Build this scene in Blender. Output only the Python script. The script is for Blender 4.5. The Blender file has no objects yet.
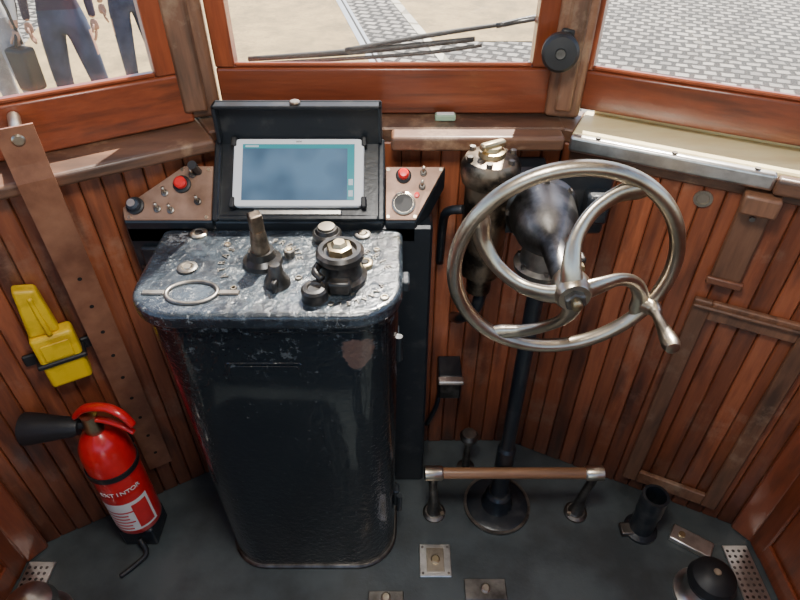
import bpy, bmesh, math, random
from mathutils import Vector, Matrix
random.seed(4)
V=Vector
# ---------------------------------------------------------------- materials
def nt(name):
    m=bpy.data.materials.new(name); m.use_nodes=True
    n=m.node_tree.nodes; l=m.node_tree.links
    return m,n,l,n['Principled BSDF']
def mixc(n,l,fac,a,b,bt='MIX'):
    x=n.new('ShaderNodeMix'); x.data_type='RGBA'; x.blend_type=bt
    if isinstance(fac,(int,float)): x.inputs[0].default_value=fac
    else: l.new(fac,x.inputs[0])
    for i,c in ((6,a),(7,b)):
        if isinstance(c,tuple): x.inputs[i].default_value=(*c[:3],1)
        else: l.new(c,x.inputs[i])
    return x.outputs[2]
def noise(n,l,vec,scale,detail=5,stretch=(1,1,1),rough=.55):
    mp=n.new('ShaderNodeMapping'); mp.inputs['Scale'].default_value=stretch; l.new(vec,mp.inputs['Vector'])
    t=n.new('ShaderNodeTexNoise'); t.inputs['Scale'].default_value=scale; t.inputs['Detail'].default_value=detail
    t.inputs['Roughness'].default_value=rough
    l.new(mp.outputs[0],t.inputs['Vector']); return t.outputs['Fac']
def mrange(n,l,v,a,b,c=0,d=1):
    r=n.new('ShaderNodeMapRange'); l.new(v,r.inputs[0])
    for i,x in enumerate((a,b,c,d)): r.inputs[i+1].default_value=x
    return r.outputs[0]
def bump(n,l,bs,h,strength,dist=.002):
    b=n.new('ShaderNodeBump'); b.inputs['Strength'].default_value=strength; b.inputs['Distance'].default_value=dist
    l.new(h,b.inputs['Height']); l.new(b.outputs[0],bs.inputs['Normal'])
def M(name,col,rough=.5,metal=0,col2=None,scale=12,lo=.45,hi=.6,bmp=0,bscale=60,bdist=.002,coat=0,emit=0):
    m,n,l,bs=nt(name)
    bs.inputs['Roughness'].default_value=rough; bs.inputs['Metallic'].default_value=metal
    bs.inputs['Coat Weight'].default_value=coat
    g=n.new('ShaderNodeNewGeometry').outputs['Position']
    if col2:
        f=mrange(n,l,noise(n,l,g,scale),lo,hi)
        l.new(mixc(n,l,f,col,col2),bs.inputs['Base Color'])
    else: bs.inputs['Base Color'].default_value=(*col,1)
    if bmp: bump(n,l,bs,noise(n,l,g,bscale,3),bmp,bdist)
    if emit:
        bs.inputs['Emission Color'].default_value=(*col,1); bs.inputs['Emission Strength'].default_value=emit
    return m
def wood(name,ca,cb,cdark,stretch=(14,14,1.2),rough=.4,wear=None,bottomdark=False,coat=.2,wlo=.55,whi=.7,vlo=.68):
    m,n,l,bs=nt(name)
    g=n.new('ShaderNodeNewGeometry').outputs['Position']
    at=n.new('ShaderNodeAttribute'); at.attribute_name='rnd'
    cmb=n.new('ShaderNodeCombineXYZ'); ml=n.new('ShaderNodeMath'); ml.operation='MULTIPLY'; ml.inputs[1].default_value=7
    l.new(at.outputs['Fac'],ml.inputs[0]); l.new(ml.outputs[0],cmb.inputs[0]); l.new(ml.outputs[0],cmb.inputs[2])
    ad=n.new('ShaderNodeVectorMath'); l.new(g,ad.inputs[0]); l.new(cmb.outputs[0],ad.inputs[1])
    gr=noise(n,l,ad.outputs[0],6,8,stretch,.65)
    c=mixc(n,l,mrange(n,l,gr,.3,.7),ca,cb)
    c=mixc(n,l,mrange(n,l,noise(n,l,ad.outputs[0],4,6,(stretch[0]*.35,stretch[1]*.35,stretch[2]*.7)),.5,.7,0,.88),c,cdark)
    if wear: c=mixc(n,l,mrange(n,l,noise(n,l,g,5,8,(1,1,1),.7),wlo,whi,0,.9),c,wear)
    c=mixc(n,l,1.0,c,mrange(n,l,at.outputs['Fac'],0,1,vlo,1.12),'MULTIPLY')
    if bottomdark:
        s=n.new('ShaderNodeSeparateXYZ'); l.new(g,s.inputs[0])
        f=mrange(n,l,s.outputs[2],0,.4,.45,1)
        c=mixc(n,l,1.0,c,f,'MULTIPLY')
    l.new(c,bs.inputs['Base Color'])
    bs.inputs['Roughness'].default_value=rough; bs.inputs['Coat Weight'].default_value=coat
    bs.inputs['Coat Roughness'].default_value=.2
    bump(n,l,bs,gr,.45,.002)
    return m
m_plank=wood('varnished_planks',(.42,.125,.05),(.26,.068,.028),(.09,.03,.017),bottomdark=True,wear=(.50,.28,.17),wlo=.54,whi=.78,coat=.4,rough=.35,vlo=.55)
m_frame=wood('mahogany_v',(.29,.07,.025),(.20,.042,.016),(.085,.025,.012),rough=.28,coat=.5)
m_frameh=wood('mahogany_h',(.27,.062,.022),(.185,.04,.015),(.085,.025,.012),stretch=(1.2,6,14),rough=.28,coat=.5)
m_post=wood('post_wood',(.23,.11,.06),(.14,.065,.036),(.05,.027,.017),rough=.42,wear=(.33,.23,.15))
m_sill=wood('sill_wood',(.17,.08,.042),(.10,.047,.028),(.03,.018,.013),stretch=(1.5,6,14),rough=.45,wear=(.42,.27,.16),wlo=.54,whi=.7)
m_sillr=wood('sill_sunlit_worn',(.98,.85,.48),(.9,.72,.36),(.65,.47,.2),stretch=(1.5,6,14),rough=.45)  # worn right sill, with its sunlit brightness painted into the colour
m_hatch=wood('hatch_wood',(.28,.13,.068),(.18,.08,.042),(.07,.037,.023),rough=.5,wear=(.42,.27,.17))
m_bar=wood('bar_wood',(.50,.25,.12),(.36,.17,.08),(.18,.09,.05),stretch=(1.5,14,14),rough=.35)
m_leather=M('strap_leather',(.17,.065,.034),.42,0,(.32,.14,.075),9,.42,.68,.3,120)
m_dark=M('gap_dark',(.03,.016,.01),.9)
m_floor=M('floor_lino',(.072,.086,.088),.34,0,(.04,.046,.047),5,.42,.62,.25,90)
m_roof=M('roof_paint',(.75,.71,.63),.6)
m_blk=M('black_enamel',(.012,.016,.02),.28,0,(.035,.04,.045),14,.5,.7,.35,70,.003)
m_blk2=M('black_paint',(.012,.015,.019),.32,0,(.045,.045,.045),20,.55,.75,.2,90)
m_bakel=M('bakelite',(.013,.012,.011),.3,0,(.05,.042,.036),40,.5,.7)
m_rub=M('rubber',(.013,.013,.014),.5)
m_steel=M('worn_steel',(.66,.58,.46),.3,1,(.38,.32,.24),9,.4,.65,.2,70)
m_castst=M('cast_iron_silver',(.30,.285,.265),.42,1,(.07,.066,.062),11,.38,.58,.4,50)
m_steeld=M('dark_steel',(.26,.24,.215),.42,1,(.08,.07,.062),14,.4,.65,.3,90)
m_brass=M('brass',(.62,.5,.3),.33,1,(.36,.28,.17),25,.4,.65,.1,80)
m_bronze=M('bronze_head',(.30,.23,.165),.38,1,(.06,.05,.04),18,.42,.58,.3,80)
m_alu=M('aluminium',(.82,.80,.76),.33,1,(.6,.58,.54),20,.4,.6)
m_cop=M('copper_plate',(.40,.245,.175),.42,.4,(.22,.125,.08),14,.4,.68,.1,100)
m_red=M('red_paint',(.72,.02,.02),.28,0,(.55,.012,.015),8,.4,.6,coat=.5)
m_redb=M('red_plastic',(.7,.02,.02),.3)
m_blue=M('grey_knob',(.04,.05,.065),.3)
m_white=M('white_label',(.75,.74,.7),.5)
m_yel=M('yellow_plastic',(.85,.55,.01),.42,0,(.6,.36,.01),18,.5,.7,.2,60)
m_bez=M('tablet_bezel',(.78,.79,.8),.35)
m_green=M('green_rubber',(.28,.4,.27),.6)
m_teal=M('ui_teal',(.03,.22,.25),.2,emit=.5)
m_uil=M('ui_light',(.4,.48,.52),.2,emit=.4)
m_hole=M('hole',(.01,.008,.006),.8)
m_scr,n,l,bs=nt('tablet_screen')
g=n.new('ShaderNodeNewGeometry').outputs['Position']
c=mixc(n,l,mrange(n,l,noise(n,l,g,7,2),.35,.65),(.03,.06,.10),(.09,.16,.24))
l.new(c,bs.inputs['Base Color']); l.new(c,bs.inputs['Emission Color']); bs.inputs['Emission Strength'].default_value=.5
bs.inputs['Roughness'].default_value=.12
m_top,n,l,bs=nt('worn_controller_top')
g=n.new('ShaderNodeNewGeometry').outputs['Position']
big=mrange(n,l,noise(n,l,g,8,9,rough=.75),.46,.64)
c=mixc(n,l,big,(.009,.013,.018),(.055,.072,.088))
c=mixc(n,l,mrange(n,l,noise(n,l,g,13,10,rough=.82),.57,.62,0,.75),c,(.34,.36,.36))
c=mixc(n,l,mrange(n,l,noise(n,l,g,6,8,rough=.75),.59,.66,0,.75),c,(.13,.10,.045))
l.new(c,bs.inputs['Base Color']); bs.inputs['Specular IOR Level'].default_value=.8
bs.inputs['Coat Weight'].default_value=.5; bs.inputs['Coat Roughness'].default_value=.08
l.new(mrange(n,l,noise(n,l,g,18,6,rough=.7),.35,.65,.1,.3),bs.inputs['Roughness'])
bump(n,l,bs,noise(n,l,g,55,5,rough=.6),.85,.004)
m_front,n,l,bs=nt('controller_black_enamel')
g=n.new('ShaderNodeNewGeometry').outputs['Position']
c=mixc(n,l,mrange(n,l,noise(n,l,g,55,6,rough=.75),.65,.69,0,.4),(.004,.007,.010),(.25,.26,.24))
s=n.new('ShaderNodeSeparateXYZ'); l.new(g,s.inputs[0])
zr=mrange(n,l,s.outputs[2],.78,.97,0,.6)
ch=n.new('ShaderNodeMath'); ch.operation='MULTIPLY'; l.new(mrange(n,l,noise(n,l,g,30,9,rough=.8),.56,.61),ch.inputs[0]); l.new(zr,ch.inputs[1])  # grey scuffs gathered toward the top, painting in the upper sparkle
c=mixc(n,l,ch.outputs[0],c,(.22,.24,.24))
# drip grime
dr=mrange(n,l,noise(n,l,g,7,7,(6,6,.5),.65),.6,.75,0,.25)
c=mixc(n,l,dr,c,(.06,.055,.045))
d=n.new('ShaderNodeVectorMath'); d.operation='DISTANCE'; l.new(g,d.inputs[0]); d.inputs[1].default_value=(-.080,.858,.885)
ad=n.new('ShaderNodeMath'); ad.operation='ADD'; l.new(d.outputs['Value'],ad.inputs[0]); l.new(mrange(n,l,noise(n,l,g,25,4),0,1,-.03,.03),ad.inputs[1])
c=mixc(n,l,mrange(n,l,ad.outputs[0],.034,.040,1,0),c,(.11,.065,.05))
l.new(c,bs.inputs['Base Color']); bs.inputs['Roughness'].default_value=.12; bs.inputs['Specular IOR Level'].default_value=.6
bs.inputs['Coat Weight'].default_value=.6; bs.inputs['Coat Roughness'].default_value=.06
bump(n,l,bs,noise(n,l,g,75,3,rough=.5),1.0,.0035)
m_glass=bpy.data.materials.new('window_glass'); m_glass.use_nodes=True
n=m_glass.node_tree.nodes; l=m_glass.node_tree.links; n.clear()
o=n.new('ShaderNodeOutputMaterial'); t=n.new('ShaderNodeBsdfTransparent'); gl=n.new('ShaderNodeBsdfGlossy'); gl.inputs['Roughness'].default_value=.03
df=n.new('ShaderNodeBsdfDiffuse'); df.inputs['Color'].default_value=(.8,.74,.62,1)
g=n.new('ShaderNodeNewGeometry').outputs['Position']
mx=n.new('ShaderNodeMixShader'); mx.inputs[0].default_value=.03; l.new(t.outputs[0],mx.inputs[1]); l.new(gl.outputs[0],mx.inputs[2])
mx2=n.new('ShaderNodeMixShader'); l.new(mrange(n,l,noise(n,l,g,6,6),.3,.8,.0,.06),mx2.inputs[0]); l.new(mx.outputs[0],mx2.inputs[1]); l.new(df.outputs[0],mx2.inputs[2])
l.new(mx2.outputs[0],o.inputs[0])
def cobble(name,c1,c2,mort,bw,rh,rot=0,ms=.12):
    m,n,l,bs=nt(name)
    g=n.new('ShaderNodeNewGeometry').outputs['Position']
    ns=n.new('ShaderNodeTexNoise'); ns.inputs['Scale'].default_value=3.5; l.new(g,ns.inputs['Vector'])
    sc=n.new('ShaderNodeVectorMath'); sc.operation='SCALE'; sc.inputs['Scale'].default_value=.1; l.new(ns.outputs['Color'],sc.inputs[0])
    ad=n.new('ShaderNodeVectorMath'); l.new(g,ad.inputs[0]); l.new(sc.outputs[0],ad.inputs[1])
    mp=n.new('ShaderNodeMapping'); mp.inputs['Rotation'].default_value=(0,0,rot); l.new(ad.outputs[0],mp.inputs['Vector'])
    b=n.new('ShaderNodeTexBrick'); l.new(mp.outputs[0],b.inputs['Vector'])
    b.inputs['Scale'].default_value=1; b.inputs['Brick Width'].default_value=bw; b.inputs['Row Height'].default_value=rh
    b.inputs['Mortar Size'].default_value=rh*ms; b.inputs['Mortar Smooth'].default_value=.5; b.inputs['Bias'].default_value=0
    b.inputs['Color1'].default_value=(*c1,1); b.inputs['Color2'].default_value=(*c2,1); b.inputs['Mortar'].default_value=(*mort,1)
    c=mixc(n,l,1.0,b.outputs['Color'],mrange(n,l,noise(n,l,g,1.2,4),.3,.7,.8,1.15),'MULTIPLY')
    l.new(c,bs.inputs['Base Color']); bs.inputs['Roughness'].default_value=.8
    bump(n,l,bs,mrange(n,l,b.outputs['Fac'],0,1,1,0),.8,.03)
    return m
m_cob=cobble('granite_cobbles',(.32,.295,.26),(.14,.13,.12),(.008,.007,.006),.2,.165,.35,.22)
m_pave,n,l,bs=nt('sandy_paving')
g=n.new('ShaderNodeNewGeometry').outputs['Position']
c=mixc(n,l,mrange(n,l,noise(n,l,g,2.2,10,rough=.75),.4,.62),(.40,.28,.12),(.20,.145,.065))
c=mixc(n,l,mrange(n,l,noise(n,l,g,30,6,rough=.8),.5,.62,0,.6),c,(.12,.09,.05))
l.new(c,bs.inputs['Base Color']); bs.inputs['Roughness'].default_value=.85
m_slab=cobble('paving_slabs',(.6,.55,.45),(.5,.46,.38),(.3,.27,.2),.9,.5,.2)
m_rail=M('rail_steel',(.7,.68,.65),.3,1)

# ---------------------------------------------------------------- mesh builder
class B:
    def __init__(s): s.bm=bmesh.new(); s.mats=[]; s.r=s.bm.faces.layers.float.new('rnd'); s.T=Matrix.Identity(4)
    def mi(s,m):
        if m not in s.mats: s.mats.append(m)
        return s.mats.index(m)
    def add(s,vs,fs,m,smooth=False,bev=0,seg=1):
        T=s.T; bv=[s.bm.verts.new(T@V(v)) for v in vs]; out=[]; rr=random.random(); k=s.mi(m)
        for f in fs:
            try: F=s.bm.faces.new([bv[i] for i in f])
            except ValueError: continue
            F.material_index=k; F.smooth=smooth; F[s.r]=rr; out.append(F)
        bmesh.ops.recalc_face_normals(s.bm,faces=out)
        if bev:
            es=[e for e in {e for F in out for e in F.edges} if len(e.link_faces)==2 and e.calc_face_angle(0)>.5]
            res=bmesh.ops.bevel(s.bm,geom=es,offset=bev,segments=seg,profile=.5,affect='EDGES')
            for F in res['faces']: F.material_index=k; F[s.r]=rr; F.smooth=seg>1
        return out
    def box(s,a,b,m,bev=0,seg=1):
        x0,y0,z0=a; x1,y1,z1=b
        vs=[(x,y,z) for z in (z0,z1) for y in (y0,y1) for x in (x0,x1)]
        return s.add(vs,[(0,1,3,2),(4,6,7,5),(0,4,5,1),(1,5,7,3),(3,7,6,2),(2,6,4,0)],m,False,bev,seg)
    def lathe(s,o,ax,prof,m,seg=28,smooth=True):
        o=V(o); ax=V(ax).normalized(); u=ax.orthogonal().normalized(); w=ax.cross(u)
        vs=[];rings=[]
        for r,h in prof:
            if r<1e-6: rings.append([len(vs)]); vs.append(o+ax*h)
            else:
                rings.append(list(range(len(vs),len(vs)+seg)))
                for i in range(seg):
                    t=2*math.pi*i/seg; vs.append(o+ax*h+(u*math.cos(t)+w*math.sin(t))*r)
        fs=[]
        for A,C in zip(rings,rings[1:]):
            if len(A)==1 and len(C)==1: continue
            for i in range(seg):
                j=(i+1)%seg
                if len(A)==1: fs.append((A[0],C[i],C[j]))
                elif len(C)==1: fs.append((A[i],A[j],C[0]))
                else: fs.append((A[i],A[j],C[j],C[i]))
        out=s.add(vs,fs,m,False)
        if smooth:
            for F in out: F.smooth=True
            for e in {e for F in out for e in F.edges}:
                if len(e.link_faces)==2 and e.calc_face_angle(0)>.6: e.smooth=False
        return out
    def cyl(s,a,b,r,m,r1=None,seg=24,bev=0):
        a=V(a);b=V(b);h=(b-a).length; r1=r if r1 is None else r1
        p=[(0,0),(r-bev,0)]+([(r,bev)] if bev else [])+([(r1,h-bev)] if bev else [(r1,h)])+([(r1-bev,h)] if bev else [])+[(0,h)]
        return s.lathe(a,b-a,p,m,seg)
    def tube(s,pts,r,m,seg=10,closed=False,sub=5,flat=None):
        pts=[V(p) for p in pts]; n=len(pts); rs=r if isinstance(r,(list,tuple)) else [r]*n
        P=[];R=[]
        rng=range(n if closed else n-1)
        for i in rng:
            g=(lambda k: pts[k%n]) if closed else (lambda k: pts[max(0,min(n-1,k))])
            p0,p1,p2,p3=g(i-1),g(i),g(i+1),g(i+2)
            for j in range(sub):
                t=j/sub
                P.append(.5*((2*p1)+(p2-p0)*t+(2*p0-5*p1+4*p2-p3)*t*t+(3*p1-p0-3*p2+p3)*t**3))
                R.append(rs[i]*(1-t)+rs[(i+1)%n]*t)
        if not closed: P.append(pts[-1]); R.append(rs[-1])
        N=len(P); vs=[]; u=None
        for i in range(N):
            d=(P[(i+1)%N]-P[i-1]) if closed else (P[min(N-1,i+1)]-P[max(0,i-1)])
            d.normalize()
            u=d.orthogonal().normalized() if u is None else (u-d*u.dot(d)).normalized()
            if flat is not None:
                f=V(flat); u2=(f-d*f.dot(d)).normalized(); w=d.cross(u2)
                for k in range(seg):
                    t=2*math.pi*k/seg; vs.append(P[i]+(u2*math.cos(t)*.6+w*math.sin(t))*R[i])
            else:
                w=d.cross(u)
                for k in range(seg):
                    t=2*math.pi*k/seg; vs.append(P[i]+(u*math.cos(t)+w*math.sin(t))*R[i])
        fs=[]
        for i in range(N if closed else N-1):
            for k in range(seg):
                a=i*seg+k;b=i*seg+(k+1)%seg;c=((i+1)%N)*seg+(k+1)%seg;d2=((i+1)%N)*seg+k
                fs.append((a,b,c,d2))
        if not closed: fs+= [tuple(range(seg)),tuple(range((N-1)*seg,N*seg))]
        out=s.add(vs,fs,m,True); return out
    def prism(s,poly,d,m,bev=0,seg=1,smooth=False):
        poly=[V(p) for p in poly]; d=V(d); n=len(poly)
        vs=poly+[p+d for p in poly]
        fs=[tuple(range(n)),tuple(range(n,2*n))]+[(i,(i+1)%n,n+(i+1)%n,n+i) for i in range(n)]
        return s.add(vs,fs,m,False,bev,seg)
    def loft(s,A,C,m):
        n=len(A); vs=[V(p) for p in A]+[V(p) for p in C]
        out=s.add(vs,[tuple(range(n)),tuple(range(n,2*n))]+[(i,(i+1)%n,n+(i+1)%n,n+i) for i in range(n)],m)
        for F in out:
            if len(F.verts)==4: F.smooth=True
        for e in {e for F in out for e in F.edges}:
            if e.calc_face_angle(0)>.6: e.smooth=False
    def sph(s,c,r,m,seg=20,rings=12):
        r=V(r) if not isinstance(r,(int,float)) else V((r,r,r)); c=V(c); vs=[c+V((0,0,r.z))]; fs=[]
        for i in range(1,rings):
            p=math.pi*i/rings
            for j in range(seg):
                t=2*math.pi*j/seg; vs.append(c+V((r.x*math.sin(p)*math.cos(t),r.y*math.sin(p)*math.sin(t),r.z*math.cos(p))))
        vs.append(c-V((0,0,r.z))); L=len(vs)-1
        for j in range(seg):
            k=(j+1)%seg
            fs.append((0,1+j,1+k)); fs.append((L,L-seg+j,L-seg+k))
            for i in range(rings-2):
                a=1+i*seg; fs.append((a+j,a+k,a+seg+k,a+seg+j))
        return s.add(vs,fs,m,True)
    def text(s,txt,size,Mx,m,depth=.001):
        cu=bpy.data.curves.new('t','FONT'); cu.body=txt; cu.size=size; cu.extrude=depth; cu.align_x='CENTER'; cu.align_y='CENTER'
        ob=bpy.data.objects.new('t',cu); bpy.context.scene.collection.objects.link(ob)
        dg=bpy.context.evaluated_depsgraph_get(); me=bpy.data.meshes.new_from_object(ob.evaluated_get(dg))
        s.add([Mx@v.co for v in me.vertices],[tuple(p.vertices) for p in me.polygons],m)
        bpy.data.objects.remove(ob)
    def done(s,name):
        me=bpy.data.meshes.new(name)
        xs=[v.co for v in s.bm.verts]
        lo=V([min(v[i] for v in xs) for i in range(3)]); hi=V([max(v[i] for v in xs) for i in range(3)])
        c=V(((lo.x+hi.x)/2,(lo.y+hi.y)/2,lo.z))
        bmesh.ops.translate(s.bm,verts=s.bm.verts,vec=-c)
        s.bm.to_mesh(me); s.bm.free()
        for m in s.mats: me.materials.append(m)
        ob=bpy.data.objects.new(name,me); ob.location=c
        bpy.context.scene.collection.objects.link(ob); return ob
def frame(o,X,Y,Z):
    m=Matrix.Identity(4)
    for i,a in enumerate((X,Y,Z)):
        a=V(a).normalized()
        for j in range(3): m[j][i]=a[j]
    for j in range(3): m[j][3]=o[j]
    return m
def rrect(x0,x1,y0,y1,rf,rb,n=8):
    p=[]
    for cx,cy,r,a0 in ((x1-rf,y0+rf,rf,-90),(x1-rb,y1-rb,rb,0),(x0+rb,y1-rb,rb,90),(x0+rf,y0+rf,rf,180)):
        for i in range(n+1):
            a=math.radians(a0+90*i/n); p.append((cx+r*math.cos(a),cy+r*math.sin(a)))
    return p
# ---------------------------------------------------------------- cab shell
PL0=V((-1.12,.907,0)); PL=V((-.42,1.31,0)); PR=V((.38,1.31,0)); PR0=V((1.08,.97,0))
def segf(a,b,inward): 
    d=(b-a).normalized(); n=V((-d.y,d.x,0)); 
    if n.dot(inward)<0: n=-n
    return frame(a,d,n,(0,0,1)),(b-a).length
FL,LL=segf(PL,PL0,V((0,-1,0))); FF,LF=segf(PL,PR,V((0,-1,0))); FR,LR=segf(PR,PR0,V((0,-1,0)))
ZS=1.13
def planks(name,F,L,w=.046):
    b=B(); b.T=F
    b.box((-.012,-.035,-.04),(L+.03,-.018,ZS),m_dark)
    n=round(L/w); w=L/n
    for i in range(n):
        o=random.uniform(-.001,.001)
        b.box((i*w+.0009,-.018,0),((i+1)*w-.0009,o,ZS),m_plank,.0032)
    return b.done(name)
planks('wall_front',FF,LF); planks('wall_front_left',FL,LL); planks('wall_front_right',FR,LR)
b=B(); b.prism([(-1.16,-1.2,-.05),(1.12,-1.2,-.05),(1.12,1.0,-.05),(.38,1.345,-.05),(-.42,1.345,-.05),(-1.16,.93,-.05)],(0,0,.05),m_floor); b.done('floor')
for nm,x,y1,sg in (('wall_left',-1.12,.905,-1),('wall_right',1.08,.968,1)):
    b=B()
    xa,xb=(x,x+.04*sg) if sg>0 else (x+.04*sg,x)
    b.box((xa,-1.2,-.05),(xb,y1+.03,1.1),m_frame,.003)
    ins=x-.012*sg
    lo,hi=min(ins,x),max(ins,x)
    for y0 in (y1-.09,y1-.75,y1-1.4): b.box((lo,y0,0.001),(hi,y0+.085,1.095),m_frame,.004)
    ins=x-.010*sg; lo,hi=min(ins,x),max(ins,x)
    for z0 in (0.003,.5,1.01): b.box((lo,-1.19,z0),(hi,y1-.008,z0+.08),m_frame,.004)
    lo,hi=min(x-.02*sg,x+.06*sg),max(x-.02*sg,x+.06*sg)
    b.box((lo,-1.2,1.1),(hi,y1,1.14),m_sill,.005)
    for y0 in (y1-.05,y1-.95): b.box((lo+.01,y0,1.14),(hi-.01,y0+.05,2.1),m_frame,.004)
    b.box((lo,-1.2,2.1),(hi,y1,2.2),m_frame,.004)
    b.done(nm)
# unseen bulkhead behind driver, added to darken the cab, with openings and central doorway
b=B()
for x0,x1 in ((-1.12,-.36),(.36,1.08)):
    b.box((x0,-1.24,0),(x1,-1.2,1.1),m_frame,.004)
    b.box((x0,-1.24,1.95),(x1,-1.2,2.2),m_frame,.004)
for x0 in (-1.12,-.42,.36,1.02): b.box((x0,-1.245,.0),(x0+.06,-1.195,2.2),m_frame,.004)
b.box((-.36,-1.24,2.0),(.36,-1.2,2.2),m_frame,.004)
b.done('wall_back')
b=B(); b.T=FF
b.box((-.0,-.12,ZS),(LF,0.0,1.165),m_sill,.004)
b.box((.40,0,ZS),(LF-.01,.05,1.165),m_sill,.008,3)
b.done('trim_1')
b=B(); b.T=FL; b.box((0.02,-.12,ZS),(LL,.045,1.16),m_sill,.008,3); b.box((-.10,-.12,ZS),(.02,.0,1.16),m_sill,.004); b.done('trim_2')
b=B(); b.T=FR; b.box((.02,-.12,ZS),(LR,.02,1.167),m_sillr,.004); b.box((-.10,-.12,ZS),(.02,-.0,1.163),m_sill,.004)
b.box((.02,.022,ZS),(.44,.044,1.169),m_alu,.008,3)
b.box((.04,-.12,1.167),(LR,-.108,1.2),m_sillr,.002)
b.box((.44,.02,ZS-.005),(LR,.048,1.163),m_sill,.008,3)
b.box((.02,.0,ZS-.035),(LR,.010,ZS),m_sill,.004)
for s0 in (.08,.24,.4): b.cyl((s0,.033,1.167),(s0,.033,1.172),.006,m_steeld,seg=10)
b.done('trim_3')
def post(name,c,r,z0,z1,m,a=0):
    b=B(); b.T=Matrix.Translation(c)@Matrix.Rotation(a,4,'Z'); b.box((-r,-r*.8,z0),(r,r*.8,z1),m,.012,3)
    b.box((-r*.5,-r*.8-.014,z0+.02),(r*.5,-r*.8,z1),m,.007,2)
    return b.done(name)
post('trim_4',V((-.485,1.40,0)),.055,1.166,2.12,m_post,math.radians(15))
post('trim_5',V((.385,1.39,0)),.04,1.167,2.12,m_post,math.radians(-13))
b=B(); b.T=Matrix.Translation((-1.112,.914,0))@Matrix.Rotation(.9,4,'Z'); b.box((-.035,-.035,0),(.035,.035,2.12),m_frame,.008,2); b.done('trim_6')
b=B(); b.T=Matrix.Translation((1.076,.978,0))@Matrix.Rotation(-.9,4,'Z'); b.box((-.035,-.035,0),(.035,.035,2.12),m_frame,.008,2); b.done('trim_7')
def window(name,F,s0,s1,st0,st1,zb=1.166,zg=1.275,zt=1.98,top=2.12,n1=-.075):
    b=B(); b.T=F
    n0=-.118
    b.box((s0,n0+(.011 if zb>1.17 else 0),zb),(s1,n1,zg),m_frameh,.006,2)
    b.box((s0,n0,zt),(s1,n1,top),m_frameh,.006,2)
    b.box((s0,n0,zg),(s0+st0,n1,zt),m_frame,.005,2); b.box((s1-st1,n0,zg),(s1,n1,zt),m_frame,.005,2)
    b.box((s0+st0-.002,-.1,zg-.004),(s1-st1+.002,-.095,zt+.004),m_glass)
    b.box((s0+st0,-.09,zg),(s1-st1,n1-.004,zg+.010),m_frameh,.003)
    return b.done(name)
window('window_1',FF,.0,.785,.045,.065)
window('window_2',FL,.03,LL+.03,.062,.05,zb=1.161,n1=-.066)
window('window_3',FR,-.015,LR+.03,.037,.05,zb=1.185,n1=-.072)
b=B(); b.prism([(-1.2,-1.24,2.2),(1.2,-1.24,2.2),(1.2,1.05,2.2),(.42,1.46,2.2),(-.46,1.46,2.2),(-1.2,1.05,2.2)],(0,0,.05),m_roof)
b.box((-.44,1.37,2.12),(.40,1.43,2.2),m_frameh)
b.done('ceiling')
# leather strap with holes
b=B(); b.T=FL
sc=.383; w=.034
prof=[(1.275,.052+.002),(1.2,.056),(1.165,.060),(1.12,.056),(.9,.03),(.6,.02),(.3,.014),(.15,.01)]
for (z0,n0),(z1,n1) in zip(prof,prof[1:]):
    b.add([(sc-w,n0,z0),(sc+w,n0,z0),(sc+w,n1,z1),(sc-w,n1,z1),(sc-w,n0+.006,z0),(sc+w,n0+.006,z0),(sc+w,n1+.006,z1),(sc-w,n1+.006,z1)],
      [(0,1,2,3),(4,5,6,7),(0,1,5,4),(2,3,7,6),(1,2,6,5),(0,3,7,4)],m_leather)
b.cyl((sc,-.0655,1.25),(sc,.066,1.25),.012,m_steel,seg=16,bev=.003)
def sn(z):
    for (z0,n0),(z1,n1) in zip(prof,prof[1:]):
        if z1<=z<=z0: return n1+(n0-n1)*(z-z1)/(z0-z1)
for i in range(9):
    z=.22+i*.085; n0=sn(z)+.006; b.cyl((sc,n0-.001,z),(sc,n0+.0008,z),.005,m_hole,seg=12)
b.done('leather_window_strap')
b=B(); b.T=FR
s=.43
b.box((s-.033,.001,.875),(s+.033,.016,1.09),m_hatch,.004); b.box((s-.036,.012,1.075),(s+.036,.058,1.12),m_hatch,.006,2)
b.box((s-.040,.016,.865),(s+.040,.026,.885),m_leather,.004,2)
b.cyl((s,.016,1.05),(s,.022,1.05),.006,m_steeld,seg=10)
b.done('window_strap_stub')
b=B(); b.T=FR
b.lathe((.325,.0015,1.065),(0,1,0),[(0,0),(.02,0),(.02,.004),(.014,.004),(.012,.001),(0,.001)],m_steel,20)
b.done('finger_hole_plate')
b=B(); b.T=FR
a,c=.385,.665
b.box((a,.0015,.06),(a+.042,.018,.81),m_hatch,.003); b.box((c-.042,.0015,.06),(c,.018,.81),m_hatch,.003)
b.box((a+.042,.0015,.755),(c-.042,.017,.81),m_hatch,.003); b.box((a+.042,.0015,.06),(c-.042,.017,.11),m_hatch,.003)
b.box((a-.0,.018,.79),(c,.028,.80),m_hatch,.003)
b.done('hatch_frame')
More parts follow.
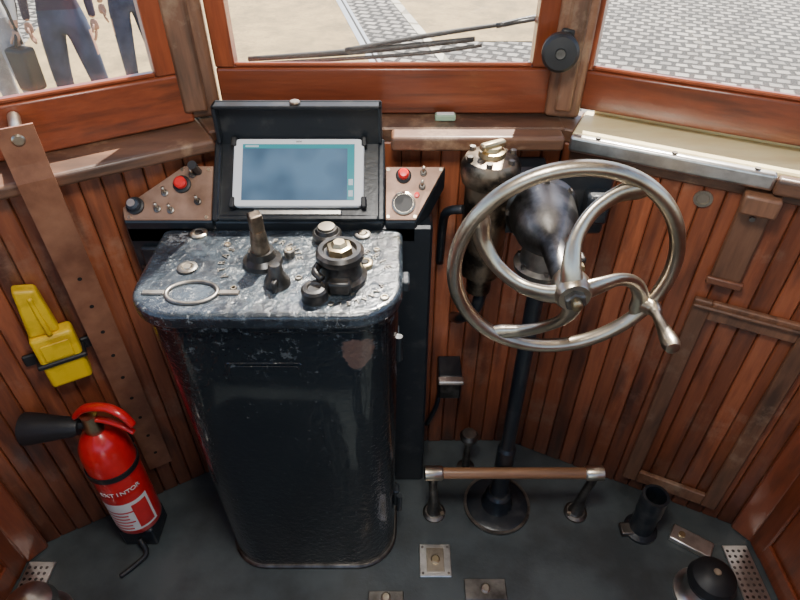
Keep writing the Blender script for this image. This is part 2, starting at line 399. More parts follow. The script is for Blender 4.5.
# ---------------------------------------------------------------- console
Y0,Z0=1.152,1.013; SY,SZ=.14,.127
b=B()
b.prism([(-.625,Y0,0),(-.625,1.178,0),(-.43,1.29,0),(.075,1.29,0),(.075,Y0,0)],(0,0,1.0),m_blk2,.006)
def sl(x,s,k=0): return V((x,Y0+SY*s/.189-k*.672,Z0+SZ*s/.189+k*.741))
SF=frame(sl(0,0),(1,0,0),(0,SY,SZ),(0,-SZ,SY))
b.prism([(-.42,Y0,.99),(-.42,Y0+.0,Z0),(-.42,Y0+SY,Z0+SZ),(-.42,Y0+SY,.99)],(.385,0,0),m_blk2,.004)
b.T=SF
b.box((-.42,0,0),(-.406,.19,.016),m_blk2,.003); b.box((-.049,0,0),(-.035,.19,.016),m_blk2,.003)
b.box((-.406,0,0),(-.049,.012,.016),m_blk2,.003)
b.box((-.33,.012,.0),(-.13,.026,.012),m_alu,.003)
b.T=Matrix.Identity(4)
b.box((-.41,1.288,1.09),(-.04,1.298,1.236),m_blk2,.003)
b.box((-.41,1.262,1.15),(-.402,1.288,1.236),m_blk2,.002); b.box((-.048,1.262,1.15),(-.04,1.288,1.236),m_blk2,.002)
b.box((-.41,1.262,1.228),(-.04,1.288,1.236),m_blk2,.002)
b.cyl((-.228,1.275,1.236),(-.228,1.275,1.243),.012,m_steel,seg=16,bev=.002)
L=[(-.622,0),(-.628,.030),(-.49,.132),(-.421,.132),(-.421,0)]
R=[(-.034,0),(.036,0),(.105,.13),(-.034,.13)]
for poly in (L,R):
    b.prism([sl(x,s) for x,s in poly],(0,0,-.055),m_blk2,.003)
    cx=sum(p[0] for p in poly)/len(poly); cy=sum(p[1] for p in poly)/len(poly)
    b.prism([sl(cx+(x-cx)*.97,cy+(s-cy)*.96,.0) for x,s in poly],(0,-.672*.006,.741*.006),m_cop,.0015)
    for x,s in poly:
        p=sl(cx+(x-cx)*.86,cy+(s-cy)*.84,.006); b.cyl(p,p+V((0,-.672,.741))*.003,.004,m_steel,seg=8)
N=V((0,-.672,.741))
def ctl(x,s,prof,m,k=.006): b.lathe(sl(x,s,k),N,prof,m,20)
def toggle(x,s):
    ctl(x,s,[(0,0),(.008,0),(.008,.004),(.005,.005),(.005,.008),(0,.008)],m_steeld)
    p=sl(x,s,.012); b.tube([p,p+N*.016+V((0,.008,.003))],[.0028,.004],m_steel,8,sub=2)
def pushb(x,s,m,r=.016):
    ctl(x,s,[(0,0),(r*1.25,0),(r*1.25,.006),(r,.008),(r,.010),(0,.010)],m_rub)
    ctl(x,s,[(r*.85,.008),(r*.85,.02),(r*.6,.024),(0,.025)],m)
pushb(-.595,.035,m_blue); pushb(-.492,.085,m_redb)
b.lathe(sl(-.595,.035,.031),N,[(.009,0),(.009,.002),(0,.002)],m_alu,12)
toggle(-.545,.028); toggle(-.515,.025); toggle(-.53,.065)
toggle(-.455,.045); toggle(-.47,.108)
ctl(-.457,.115,[(0,0),(.008,0),(.008,.03),(.01,.032),(.01,.045),(0,.045)],m_rub)
pushb(.008,.105,m_redb,.014)
ctl(.008,.04,[(0,0),(.027,0),(.027,.008),(.023,.010),(.022,.007),(0,.007)],m_steel)
ctl(.008,.04,[(.0215,.0075),(.0,.0078)],m_rub)
toggle(.053,.112); toggle(.05,.08); ctl(.038,.06,[(0,0),(.006,0),(.006,.006),(0,.007)],m_redb)
for z in [i*.11+.12 for i in range(8)]:
    b.cyl((-.61,Y0,z),(-.61,Y0-.004,z),.005,m_steeld,seg=8)
b.box((-.60,Y0-.014,.3),(-.545,Y0,.95),m_blk2,.004)
b.done('instrument_console')
b=B(); b.T=SF@Matrix.Translation((-.228,.030,.003))
b.prism([(x,y,0) for x,y in rrect(-.147,.147,0,.158,.014,.014,4)],(0,0,.018),m_bez,.003,2)
b.box((-.126,.014,.0185),(.126,.144,.0195),m_scr)
b.box((-.126,.134,.0196),(.126,.144,.0201),m_teal); b.box((.110,.014,.0196),(.126,.134,.0201),m_teal)
for i in range(2): b.box((.113,.022+i*.026,.0202),(.123,.036+i*.026,.0206),m_uil)
b.box((-.12,.137,.0202),(-.09,.141,.0206),m_uil)
for sx in (-1,1):
    b.box((sx*.147-.006,-.003,0),(sx*.147+.006,.022,.022),m_rub,.003,2); b.box((sx*.147-.006,.14,0),(sx*.147+.006,.162,.022),m_rub,.003,2)
b.text('tablet',.006,Matrix.Translation((0,.151,.0182)),m_rub,.0003)
b.done('tablet_computer')
# ---------------------------------------------------------------- controller
b=B()
b.loft([(x,y,.0) for x,y in rrect(-.500,-.018,.858,1.135,.11,.01,12)],[(x,y,.965) for x,y in rrect(-.522,-.002,.862,1.135,.095,.01,12)],m_front)
b.prism([(x,y,0) for x,y in rrect(-.507,-.010,.850,1.14,.115,.01)],(0,0,.014),m_steeld,.004)
b.prism([(x,y,.945) for x,y in rrect(-.526,.0,.856,1.14,.097,.01)],(0,0,.02),m_front,.005,2)
b.prism([(x,y,.962) for x,y in rrect(-.534,.006,.846,1.146,.10,.02,12)],(0,0,.038),m_top,.013,5)
b.prism([(x,.864,z) for x,z in rrect(-.36,-.20,.80,.86,.01,.01,3)],(0,-.004,0),m_front,.0015)
b.prism([(x,.860,z) for x,z in rrect(-.352,-.208,.808,.852,.008,.008,3)],(0,-.002,0),m_front,.001)
for z in (.16,.78): b.box((-.022,.96,z),(-.002,.99,z+.07),m_blk,.003); b.cyl((-.002,.95,z),(-.002,.95,z+.07),.008,m_blk,seg=12)
T=1.0
def ring(x,y,r,h,m,inner=None):
    b.lathe((x,y,T-.002),(0,0,1),[(0,0),(r,0),(r,h),(r*.82,h+.002),(r*.62,h+.002),(r*.55,h-.001),(0,h-.001)],m,24)
    if inner: b.lathe((x,y,T-.002),(0,0,1),[(r*.5,h-.0005),(r*.4,h+.003),(0,h+.003)],inner,16)
ring(-.448,1.122,.02,.006,m_steel,m_bakel); ring(-.439,.995,.021,.006,m_steeld,m_steel)
ring(-.073,1.006,.017,.01,m_brass,m_bakel); ring(-.083,1.118,.018,.006,m_steeld,m_steel)
ring(-.234,1.042,.012,.016,m_steeld,m_brass); ring(-.205,.962,.008,.004,m_steeld)
ring(-.375,1.08,.008,.004,m_steel); ring(-.33,.93,.007,.003,m_steel)
ring(-.03,.90,.009,.004,m_steel); ring(-.05,1.06,.007,.004,m_steel)
pts=[(-.409+.05*math.cos(a),.915+.034*math.sin(a),T+.001) for a in [i*math.pi/12 for i in range(24)]]
b.tube(pts,.005,m_steeld,8,True,2)
b.box((-.507,.908,T-.001),(-.462,.922,T+.004),m_steeld,.002); b.box((-.356,.908,T-.001),(-.315,.922,T+.004),m_steeld,.002)
def arctext(txt,cx,cy,R,a0,a1,size,m):
    for i,ch in enumerate(txt):
        a=math.radians(a0+(a1-a0)*i/max(1,len(txt)-1))
        b.text(ch,size,Matrix.Translation((cx+R*math.cos(a),cy+R*math.sin(a),T+.001))@Matrix.Rotation(a-math.pi/2,4,'Z'),m,.0016)
arctext('FRENTE',-.287,1.017,.075,80,10,.022,m_steeld); arctext('ATRAS',-.287,1.017,.085,215,150,.02,m_steeld)
arctext('SERIE',-.118,.965,.098,75,20,.022,m_steeld); arctext('PARALELO',-.118,.965,.085,-20,-100,.016,m_steeld)
b.lathe((-.287,1.017,T-.002),(0,0,1),[(0,0),(.042,0),(.04,.012),(.03,.02),(.026,.034),(0,.034)],m_bakel,28)
b.lathe((-.287,1.017,T+.03),(0,0,1),[(.02,0),(.017,.035),(.015,.05),(0,.05)],m_bronze,20)
b.T=Matrix.Translation((-.287,1.017,T+.078))@Matrix.Rotation(.5,4,'Z'); b.box((-.013,-.013,0),(.013,.013,.04),m_bronze,.003,2); b.T=Matrix.Identity(4)
b.lathe((-.245,.945,T-.002),(0,0,1),[(0,0),(.027,0),(.026,.012),(.016,.03),(.014,.045),(.010,.05),(0,.051)],m_bakel,20)
b.prism([(-.245-.01,.945+.02,T),(-.245+.012,.945+.02,T),(-.245+.005,.945-.034,T),(-.245-.007,.945-.034,T)],(0,0,.026),m_bakel,.004,2)
b.lathe((-.160,1.105,T-.002),(0,0,1),[(0,0),(.032,0),(.032,.018),(.028,.022),(.026,.022),(.022,.03),(.0,.032)],m_bakel,28)
b.lathe((-.160,1.105,T+.028),(0,0,1),[(.018,0),(.018,.005),(0,.006)],m_steel,20)
b.lathe((-.118,.965,T-.002),(0,0,1),[(0,0),(.052,0),(.052,.012),(.044,.018),(.038,.05),(.048,.056),(.048,.068),(.042,.074),(.034,.074),(.032,.066),(0,.066)],m_bakel,32)
b.lathe((-.118,.965,T+.062),(0,0,1),[(.027,0),(.025,.016),(.018,.018),(.012,.026),(0,.026)],m_brass,6)
b.tube([(-.16,.955,T+.04),(-.165,.93,T+.04),(-.15,.915,T+.035)],.008,m_bakel,8)
b.box((-.14,.905,T+.0),(-.095,.93,T+.03),m_bakel,.006,2)
b.lathe((-.165,.90,T-.002),(0,0,1),[(0,0),(.026,0),(.026,.024),(.022,.029),(.014,.03),(.012,.026),(0,.026)],m_bakel,24)
b.box((.004,.96,.965),(.02,1.0,.99),m_blk,.004,2)
b.done('tram_controller')
# ---------------------------------------------------------------- brake wheel
cx,wy,cz=.31,.914,1.065
b=B(); R=.207
b.tube([(cx+R*math.cos(2*math.pi*i/48),wy,cz+R*math.sin(2*math.pi*i/48)) for i in range(48)],.0145,m_steel,14,True,2)
for a0 in (60,150,240,330):
    pts=[];rs=[]
    for f,da,rr in ((0.08,42,.022),(.25,40,.018),(.45,33,.0145),(.65,21,.014),(.82,9,.016),(.93,0,.02),(1,-4,.018)):
        a=math.radians(a0+da); q=f*f*(3-2*f); pts.append((cx+R*f*math.cos(a),.835+(wy-.835)*q,cz+R*f*math.sin(a))); rs.append(rr)
    b.tube(pts,rs,m_steel,12,False,5,flat=(0,1,0))
b.lathe((cx,.875,cz),(0,-1,0),[(0,0),(.03,0),(.036,.02),(.034,.045),(.028,.055),(0,.055)],m_steel,32)
b.lathe((cx,.82,cz),(0,-1,0),[(.02,0),(.02,.012),(.017,.014),(0,.014)],m_steeld,6)
b.lathe((cx,.806,cz),(0,-1,0),[(.010,0),(.010,.010),(.006,.012),(0,.012)],m_brass,16)
hx,hz=.497,.978
b.tube([(hx-.012,wy,hz-.004),(hx,wy-.02,hz),(hx,wy-.035,hz)],[.018,.016,.011],m_steel,12)
b.lathe((hx,wy-.03,hz),(0,-1,0),[(0,0),(.012,0),(.009,.012),(.011,.04),(.016,.075),(.017,.09),(.013,.102),(0,.106)],m_steel,20)
b.done('brake_handwheel')
b=B()
b.lathe((cx,1.15,cz-.015),(0,-1,0),[(0,0),(.078,0),(.08,.010),(.073,.018),(.071,.05),(.066,.085),(.052,.115),(.034,.135),(.026,.15),(.022,.275),(0,.275)],m_castst,40)
for i in range(8):
    a=2*math.pi*i/8; p=V((cx+.074*math.cos(a),1.14,cz-.015+.074*math.sin(a))); b.cyl(p,p+V((0,-.012,0)),.006,m_steeld,seg=6)
b.lathe((cx,1.06,.955),(0,0,1),[(0,0),(.06,0),(.062,.012),(.05,.018),(.046,.06),(0,.06)],m_castst,32)
for i in range(6):
    a=2*math.pi*(i+.5)/6; p=V((cx+.052*math.cos(a),1.06+.052*math.sin(a),.966)); b.cyl(p,p+V((0,0,.012)),.006,m_steeld,seg=6)
b.box((cx+.02,1.0,.99),(cx+.075,1.03,1.02),m_castst,.006,2); b.cyl((cx+.06,1.0,1.005),(cx+.06,.985,1.005),.01,m_brass,seg=6)
b.box((cx-.09,1.15,.98),(cx+.15,1.185,1.135),m_blk2,.006); b.box((cx-.07,1.185,1.0),(cx+.03,1.30,1.1),m_blk2,.004)
b.box((cx+.09,1.11,1.03),(cx+.14,1.165,1.10),m_blk2,.008,2)
b.lathe((cx,1.06,0),(0,0,1),[(0,.01),(.027,.01),(.027,.3),(.02,.31),(.02,.955),(0,.955)],m_blk2,20)
b.lathe((cx,1.06,0),(0,0,1),[(0,0),(.098,0),(.098,.008),(.09,.012),(.05,.014),(.042,.03),(.04,.07),(.032,.08),(0,.08)],m_blk2,36)
b.lathe((cx,1.06,0),(0,0,1),[(.097,.004),(.106,.004),(.106,.012),(.097,.012)],m_steeld,36)
b.done('brake_column')
b=B()
vx,vy=.195,1.175
b.lathe((vx,vy,.80),(0,0,1),[(0,0),(.03,0),(.032,.05),(.05,.06),(.052,.30),(.06,.305),(.064,.32),(.064,.345),(.056,.36),(.03,.366),(0,.366)],m_bronze,36)
for i in range(6):
    a=2*math.pi*(i+.3)/6; b.cyl((vx+.05*math.cos(a),vy+.05*math.sin(a),1.155),(vx+.05*math.cos(a),vy+.05*math.sin(a),1.17),.007,m_steeld,seg=6)
b.lathe((vx,vy,1.164),(0,0,1),[(.03,0),(.028,.012),(.02,.014),(.018,.022),(0,.022)],m_brass,24)
b.T=Matrix.Translation((vx,vy,1.18))@Matrix.Rotation(.5,4,'Z'); b.box((-.03,-.009,0),(.03,.009,.016),m_brass,.005,2); b.T=Matrix.Identity(4)
b.tube([(vx+.01,vy,.82),(vx,vy+.0,.74),(vx-.03,vy+.05,.66),(vx-.04,1.295,.6)],.016,m_blk2,12)
b.tube([(vx-.05,vy+.02,1.02),(vx-.085,vy+.04,1.0),(vx-.09,vy+.08,.93),(vx-.09,1.29,.8)],.011,m_blk2,10)
b.box((vx-.04,vy+.04,.9),(vx+.04,1.295,.96),m_blk2,.005)
b.done('air_brake_valve')
b=B(); fz,fy=.235,1.02
b.cyl((.115,fy,fz),(.55,fy,fz),.0165,m_bar,seg=20)
for x,sg in ((.098,-1),(.567,1)):
    b.lathe((x+.028*sg,fy,fz),(-sg,0,0),[(0,0),(.014,0),(.022,.004),(.022,.05),(.018,.056),(0,.056)],m_steel,20)
    b.tube([(x,fy,fz-.008),(x,fy+.003,fz-.06),(x-sg*.004,fy+.01,fz-.12),(x-sg*.008,fy+.012,.03),(x-sg*.01,fy+.012,.008)],[.017,.013,.013,.02,.028],m_steeld,12)
    b.lathe((x-sg*.01,fy+.012,0),(0,0,1),[(0,0),(.036,0),(.036,.008),(.028,.014),(0,.014)],m_steeld,24)
    b.cyl((x-sg*.035,fy-.0,.012),(x-sg*.035,fy,.02),.007,m_steel,seg=6)
b.done('foot_rest_bar')
b=B()
b.box((.115,1.22,.33),(.185,1.308,.43),m_blk2,.005,2); b.box((.119,1.214,.338),(.181,1.22,.415),m_castst,.003); b.box((.112,1.195,.418),(.188,1.22,.432),m_alu,.003)
b.tube([(.13,1.29,.33),(.12,1.29,.22),(.09,1.29,.12)],.008,m_blk2,8)
b.done('pedal_switch_box')
b=B()
b.lathe((.222,1.20,0),(0,0,1),[(0,0),(.03,0),(.03,.008),(.014,.014),(.011,.10),(.011,.15),(.028,.16),(.03,.175),(.022,.188),(0,.19)],m_steeld,24)
b.done('foot_gong_pedal')
b=B()
b.lathe((.745,.975,0),(0,0,1),[(0,0),(.05,0),(.05,.01),(.036,.02),(.034,.10),(.038,.105),(.038,.19),(.03,.19),(.028,.10),(0,.10)],m_blk2,28)
b.box((.68,.95,0),(.72,.99,.02),m_steeld,.004,2)
b.done('floor_socket')
def plate(name,x,y,sx,sy,bolt):
    b=B(); b.box((x-sx,y-sy,0.0005),(x+sx,y+sy,.006),m_alu if bolt else m_steeld,.002)
    b.lathe((x,y,.006),(0,0,1),[(0,0),(.014,0),(.014,.006),(.01,.009),(0,.009)],m_brass if bolt else m_steel,16)
    if bolt:
        b.box((x-sx*.55,y-sy*.75,.006),(x+sx*.55,y+sy*.75,.0075),m_steel,.001)
        for i in (-1,1):
            for j in (-1,1): b.cyl((x+i*sx*.8,y+j*sy*.8,.006),(x+i*sx*.8,y+j*sy*.8,.008),.004,m_steeld,seg=8)
    b.done(name)
plate('floor_hatch_latch',.105,.875,.047,.05,True); plate('floor_bolt_plate',.245,.79,.06,.03,False); plate('floor_bolt_plate',-.04,.765,.05,.02,False)
def tread(name,x0,x1,y0,y1):
    b=B(); b.box((x0,y0,0.0005),(x1,y1,.008),m_alu,.002)
    nx=int((x1-x0)/.017); ny=int((y1-y0)/.017)
    for i in range(nx):
        for j in range(ny):
            b.lathe((x0+.01+i*.017,y0+.01+j*.017,.008),(0,0,1),[(.005,0),(.003,.003),(0,.003)],m_steeld,6)
    b.done(name)
tread('door_tread_plate',-1.1,-1.02,.79,.87); tread('door_tread_plate',.975,1.05,.45,.92)
def dome(name,x,y,top,k=1):
    b=B()
    b.lathe((x,y,0),(0,0,1),[(0,0),(.085*k,0),(.085*k,.01),(.07*k,.016),(.06*k,.03),(.05*k,.05),(.045*k,.065),(0,.065)],m_alu,32)
    b.lathe((x,y,.06),(0,0,1),[(.04*k,0),(.062*k,.008),(.07*k,.03),(.062*k,.055),(.04*k,.07),(.018,.077),(0,.078)],top,32)
    b.lathe((x,y,.136),(0,0,1),[(.010,0),(.010,.004),(0,.005)],m_steel,16)
    b.done(name)
dome('foot_pedal_button',.86,.775,m_rub,.92); dome('foot_pedal_button',-.985,.70,m_alu)
b=B(); b.T=Matrix.Translation((.885,.93,0))@Matrix.Rotation(-.6,4,'Z'); b.box((-.06,-.028,.0005),(.06,.028,.02),m_alu,.004,2); b.cyl((-.03,0,.02),(-.03,0,.025),.01,m_brass,seg=10); b.done('door_stop_bracket')
# ---------------------------------------------------------------- fire extinguisher
b=B(); ex,ey,e0=-.785,.975,.08; r=.065; b.T=Matrix.Translation((0,0,e0))
b.lathe((ex,ey,0),(0,0,1),[(0,0),(r*.9,0),(r,.012),(r,.03)],m_red,32)
b.lathe((ex,ey,0),(0,0,1),[(r,.03),(r,.33),(r*.93,.365),(r*.7,.395),(r*.4,.41),(.02,.415),(.02,.43),(0,.43)],m_red,40)
def wrap(a0,a1,z0,z1,rr,m,n=16):
    vs=[];fs=[]
    for i in range(n+1):
        a=math.radians(a0+(a1-a0)*i/n)
        for z in (z0,z1): vs.append((ex+rr*math.cos(a),ey+rr*math.sin(a),z))
    for i in range(n): fs.append((2*i,2*i+2,2*i+3,2*i+1))
    b.add(vs,fs,m,True)
wrap(225,345,.03,.19,r+.0012,m_white)
for i in range(6): wrap(235,235+random.choice((50,60,70)),.04+i*.016,.046+i*.016,r+.0018,m_red)
wrap(300,338,.04,.15,r+.002,m_red,6)
wrap(225,345,.165,.195,r+.0016,m_red)
for i,ch in enumerate('EXTINTOR'):
    a=math.radians(250+i*12)
    X=V((-math.sin(a),math.cos(a),0)); Nn=V((math.cos(a),math.sin(a),0))
    b.text(ch,.021,frame((ex+(r+.003)*math.cos(a),ey+(r+.003)*math.sin(a),.215),X,(0,0,1),Nn),m_white,.0005)
b.lathe((ex,ey,.27),(0,0,1),[(r+.001,0),(r+.004,0),(r+.004,.018),(r+.001,.018)],m_rub,40)
b.box((ex-.03,ey+r-.002,.24),(ex+.02,ey+r+.03,.32),m_rub,.003)
hz0=.415
b.lathe((ex,ey,hz0),(0,0,1),[(.022,0),(.024,.02),(.02,.04),(.02,.06),(0,.062)],m_brass,20)
b.tube([(ex-.035,ey,hz0+.055),(ex+.0,ey-.0,hz0+.085),(ex+.06,ey-.01,hz0+.10),(ex+.10,ey-.02,hz0+.085),(ex+.12,ey-.025,hz0+.05)],[.013,.015,.013,.012,.010],m_red,10,flat=(0,0,1))
b.tube([(ex-.01,ey,hz0+.045),(ex+.04,ey-.005,hz0+.045),(ex+.085,ey-.015,hz0+.035),(ex+.11,ey-.02,hz0+.015)],[.010,.010,.009,.008],m_red,10,flat=(0,0,1))
b.tube([(ex,ey,hz0+.03),(ex-.03,ey-.005,hz0+.025),(ex-.05,ey-.01,hz0+.025)],.012,m_rub,10)
b.lathe((ex-.03,ey-.01,hz0+.025),V((-1,-.05,0)),[(0,0),(.02,0),(.026,.015),(.03,.05),(.037,.09),(.042,.125),(.042,.135),(.037,.135),(.03,.09),(0,.06)],m_rub,28)
b.T=Matrix.Identity(4)
b.prism([(ex-.05,ey-.05,0),(ex+.05,ey-.05,0),(ex+.05,ey+.05,0),(ex-.05,ey+.03,0)],(0,0,.08),m_blk2,.006,2)
b.tube([(ex+.01,ey-.06,.055),(ex+.03,ey-.085,.02),(ex-.0,ey-.12,.008),(ex-.03,ey-.15,.006)],.008,m_rub,8)
b.done('fire_extinguisher')
# ---------------------------------------------------------------- yellow lamp on left wall
b=B(); b.T=FL@Matrix.Translation((.485,0,0))@Matrix.Scale(-1,4,(1,0,0))
b.box((-.05,.004,.62),(.045,.05,.78),m_yel,.010,3)
b.prism([(-.046,.006,.78),(.02,.006,.78),(.012,.006,.905),(-.034,.006,.918)],(0,.034,0),m_yel,.008,3)
b.tube([(-.008,.038,.89),(-.006,.040,.83),(-.002,.045,.78)],.006,m_yel,10)
b.box((-.058,.002,.692),(.053,.056,.705),m_rub,.003)
b.box((-.085,.001,.682),(-.05,.012,.715),m_rub,.003); b.box((.045,.001,.682),(.08,.012,.715),m_rub,.003)
b.box((-.035,.05,.71),(.03,.054,.76),m_yel,.003,2)
b.done('yellow_hand_lamp')
b=B(); b.T=FL; b.lathe((.255,.001,.80),(0,1,0),[(0,0),(.012,0),(.012,.01),(.007,.012),(.007,.03),(.012,.034),(0,.04)],m_steel,14); b.tube([(.255,.02,.80),(.25,.03,.775),(.258,.035,.76)],.005,m_steel,8); b.done('coat_hook')
b=B(); b.box((.082,1.345,1.1655),(.13,1.366,1.18),m_green,.003,2); b.box((.086,1.349,1.18),(.126,1.362,1.1815),m_white); b.done('green_eraser')
b=B(); o=V((.348,1.355,1.325)); ax=V((-.2,-1,.15))
b.lathe(o,ax,[(0,0),(.02,0),(.032,.012),(.039,.02),(.039,.05),(.033,.058),(.012,.06),(.012,.056),(0,.056)],m_rub,28)
b.box((.345,1.345,1.285),(.375,1.36,1.37),m_rub,.005,2)
b.lathe(o,ax,[(.01,.0565),(.01,.062),(0,.062)],m_steeld,12)
b.done('alarm_buzzer')
b=B(); wy2=1.455
b.tube([(-.358,wy2,1.272),(-.1,wy2+.006,1.288),(.173,wy2,1.317)],[.006,.008,.006],m_rub,8)
b.tube([(-.128,wy2,1.292),(.08,wy2+.008,1.325),(.305,wy2,1.359)],[.006,.006,.004],m_rub,8)
b.tube([(-.34,wy2-.004,1.262),(.02,wy2-.002,1.283),(.19,wy2-.004,1.305)],.005,m_rub,6)
b.tube([(.22,wy2,1.346),(.32,wy2+.012,1.362),(.40,wy2+.02,1.37)],[.006,.008,.01],m_blk2,8)
b.tube([(.40,wy2+.02,1.37),(.40,wy2-.02,1.37)],.01,m_blk2,8)
b.done('windscreen_wiper')
b=B(); b.lathe((0,.45,2.2),(0,0,-1),[(0,0),(.16,0),(.16,.02),(.14,.03),(.1,.05),(0,.055)],m_white,32); b.done('added_fill_housing')  # unseen housing, added to go with the interior fill light
# ---------------------------------------------------------------- street
GZ=-.75
b=B(); b.box((-30,-10,GZ-.1),(30,40,GZ),m_cob); b.done('ground')
def rx(y,off=0): return -.24-.223*(y-7.42)+off
b=B(); b.prism([(rx(2.2,-4.5),2.2,GZ),(rx(2.2,-.1),2.2,GZ),(rx(30,-.1),30,GZ),(rx(30,-4.5),30,GZ)],(0,0,.006),m_pave); b.done('pavement')
b=B(); b.prism([(rx(2.2,.75),2.2,GZ),(rx(2.2,.87),2.2,GZ),(rx(30,.87),30,GZ),(rx(30,.75),30,GZ)],(0,0,.01),m_slab)
b.prism([(rx(8.3,.87),8.3,GZ),(2.4,8.3,GZ),(2.4,30,GZ),(rx(30,.87),30,GZ)],(0,0,.006),m_pave); b.done('pavement')
b=B(); 
for o0,o1,mm,h in ((-.12,-.045,m_rail,.012),(-.015,.03,m_rail,.012),(-.045,-.015,m_hole,.004)):
    b.prism([(rx(2.2,o0),2.2,GZ),(rx(2.2,o1),2.2,GZ),(rx(30,o1),30,GZ),(rx(30,o0),30,GZ)],(0,0,h),mm)
b.done('tram_rail')
# ---------------------------------------------------------------- people
def skin(vs,es,rad,root=0,sub=2):
    me=bpy.data.meshes.new('s'); me.from_pydata(vs,es,[]); ob=bpy.data.objects.new('s',me); bpy.context.scene.collection.objects.link(ob)
    md=ob.modifiers.new('Skin','SKIN')
    for i,r in enumerate(rad):
        d=me.skin_vertices[0].data[i]; d.radius=(r,r) if not isinstance(r,tuple) else r; d.use_root=(i==root)
    s=ob.modifiers.new('sub','SUBSURF'); s.levels=sub
    dg=bpy.context.evaluated_depsgraph_get(); m2=bpy.data.meshes.new_from_object(ob.evaluated_get(dg))
    r=[v.co.copy() for v in m2.vertices],[tuple(p.vertices) for p in m2.polygons]
    bpy.data.objects.remove(ob); return r
def person(name,x,y,rot,mt,ml,ms,mh,msh,cuff=.9,bag=None,sc=1,spread=.03):
    b=B(); b.T=Matrix.Translation((x,y,GZ))@Matrix.Rotation(rot,4,'Z')@Matrix.Scale(sc,4)
    vs=[(0,0,.96),(0,0,1.12),(0,0,1.3),(0,0,1.43),(0,0,1.5),(0,-.01,1.56)];rad=[(.16,.12),(.135,.1),(.155,.11),(.13,.09),(.055,.055),(.055,.055)]
    es=[(0,1),(1,2),(2,3),(3,4),(4,5)]
    for s in (-1,1):
        k=len(vs)
        vs+=[(s*.17,0,1.42),(s*.235,.02,1.13),(s*.25,-.05,.88)]; rad+=[.062,.045,.03]; es+=[(3,k),(k,k+1),(k+1,k+2)]
        k=len(vs)
        vs+=[(s*.095,0,.86),(s*(.11+spread*.5),-.02,.5),(s*(.115+spread),.02,.1),(s*(.12+spread),-.13,.045)]; rad+=[.115,.085,.062,.045]; es+=[(0,k),(k,k+1),(k+1,k+2),(k+2,k+3)]
    v,f=skin(vs,es,rad)
    lut=[]
    for p in f:
        c=sum((v[i] for i in p),V())/len(p)
        arm=abs(c.x)>.195 and .6<c.z<1.35
        if arm: m=ms if c.z<cuff else mt
        elif c.z>1.5: m=ms
        elif c.z>.95: m=mt
        elif c.z<.085: m=msh
        else: m=ml
        lut.append(m)
    out=b.add(v,f,ml,True)
    for F,m in zip(out,lut): F.material_index=b.mi(m)
    for s in (-1,1):
        w=V((s*.25,-.05,.88)); 
        hv=[tuple(w),tuple(w+V((0,-.012,-.05))),tuple(w+V((0,-.02,-.09)))]; hr=[(.026,.02),(.038,.017),(.036,.014)]
        vv,ff=skin(hv,[(0,1),(1,2)],hr); b.add(vv,ff,ms,True)
        for i,(o,ln) in enumerate(((-.027,.07),(-.009,.08),(.009,.075),(.026,.06))):
            p=w+V((0,o*.9-.02,-.085)); q=[tuple(p),tuple(p+V((-s*.004,-.003,-ln*.45))),tuple(p+V((-s*.014,-.006,-ln*.78))),tuple(p+V((-s*.026,-.006,-ln)))]
            vv,ff=skin(q,[(0,1),(1,2),(2,3)],[.0095,.009,.0085,.007]); b.add(vv,ff,ms,True)
        p=w+V((0,-.035,-.035)); q=[tuple(p),tuple(p+V((-s*.008,-.028,-.03))),tuple(p+V((-s*.014,-.034,-.06)))]
        vv,ff=skin(q,[(0,1),(1,2)],[.013,.011,.008]); b.add(vv,ff,ms,True)
    b.sph((0,-.015,1.66),(.077,.095,.115),ms,24,16)
    b.sph((0,.012,1.69),(.084,.095,.105),mh,24,16)
    b.lathe((0,-.105,1.655),(0,-1,-.3),[(.016,-.01),(.011,.012),(0,.02)],ms,10)
    for s in (-1,1):
        b.sph((s*.03,-.1,1.675),(.012,.008,.007),m_white,10,6); b.sph((s*.03,-.106,1.675),.005,m_rub,8,6); b.sph((s*.08,0,1.655),(.01,.02,.03),ms,10,8)
    b.sph((0,-.098,1.612),(.024,.008,.006),m_redb,10,6)
    if bag: 
        b.prism([(bag-.09,-.03,.42),(bag+.09,-.03,.42),(bag+.10,-.03,.76),(bag-.10,-.03,.76)],(0,-.14,0),m_rub,.03,3)
        b.tube([(bag,-.05,.77),(bag*.9,-.06,1.1),(bag*.6,-.08,1.44),(bag*.5,.02,1.46),(bag*.8,.08,1.1),(bag,-.12,.77)],.012,m_rub,8)
    b.done(name)
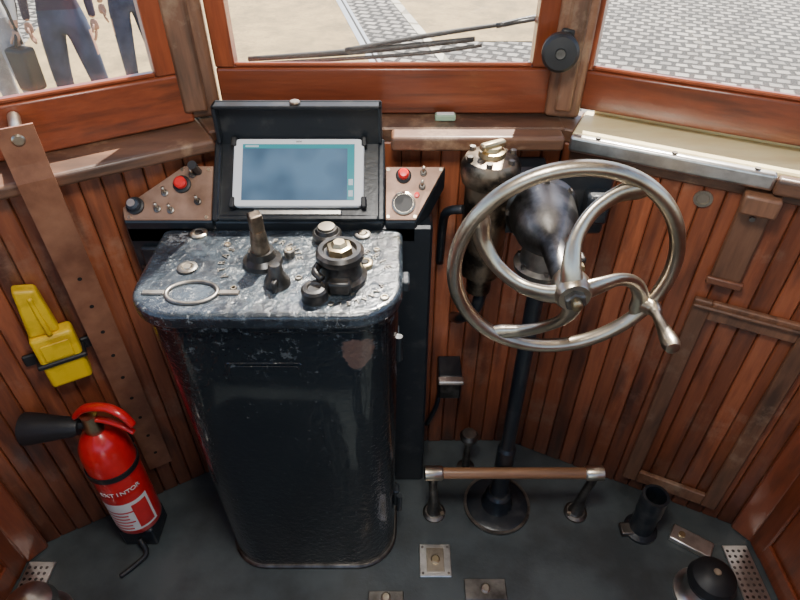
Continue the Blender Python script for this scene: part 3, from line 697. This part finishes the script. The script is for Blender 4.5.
m_jean=M('denim',(.02,.035,.08),.8,0,(.045,.065,.13),8,.4,.6); m_sk=M('skin',(.5,.28,.19),.5); m_hair=M('hair',(.05,.03,.02),.6)
m_pur=M('purple_top',(.03,.02,.05),.8); m_wh=M('white_shirt',(.7,.7,.7),.8); m_gry=M('grey_trousers',(.4,.4,.41),.8,0,(.3,.3,.31),10,.4,.6); m_lb=M('light_blue_shirt',(.35,.45,.6),.8)
person('pedestrian',-3.03,5.75,.2,m_pur,m_jean,m_sk,m_hair,m_rub,cuff=.9,sc=1.1,spread=.05)
person('pedestrian',-3.56,5.6,-.3,m_wh,m_gry,m_sk,m_hair,m_rub,cuff=.95,bag=.27,sc=1.08)
person('pedestrian',-2.75,6.6,.5,m_lb,m_jean,m_sk,m_hair,m_rub,cuff=1.1,sc=1.05)
# ---------------------------------------------------------------- light
w=bpy.data.worlds.new('World'); bpy.context.scene.world=w; w.use_nodes=True
n=w.node_tree.nodes; l=w.node_tree.links
sk=n.new('ShaderNodeTexSky'); sk.sky_type='NISHITA'; sk.sun_disc=False; sk.sun_elevation=math.radians(55); sk.sun_rotation=math.radians(15)
l.new(sk.outputs[0],n['Background'].inputs[0]); n['Background'].inputs[1].default_value=.36
sd=bpy.data.lights.new('sun','SUN'); sd.energy=24; sd.angle=.012; sd.color=(1,.93,.82)
so=bpy.data.objects.new('sun_light',sd); bpy.context.scene.collection.objects.link(so)
so.rotation_euler=V((-.2,-.64,-1)).to_track_quat('-Z','Y').to_euler()
ad=bpy.data.lights.new('cab_fill','AREA'); ad.shape='DISK'; ad.size=.4; ad.energy=19; ad.color=(1,.96,.9)  # added fill light to brighten the cab interior, out of view
ao=bpy.data.objects.new('cab_fill_light',ad); bpy.context.scene.collection.objects.link(ao); ao.location=(0,.45,2.13)
# ---------------------------------------------------------------- camera
cd=bpy.data.cameras.new('cam'); cd.sensor_width=36; cd.angle=2*math.atan(400/602); cd.clip_start=.02; cd.clip_end=200
co=bpy.data.objects.new('camera',cd); bpy.context.scene.collection.objects.link(co)
co.location=(0,0,1.75); co.rotation_euler=(math.radians(50),0,0)
bpy.context.scene.camera=co
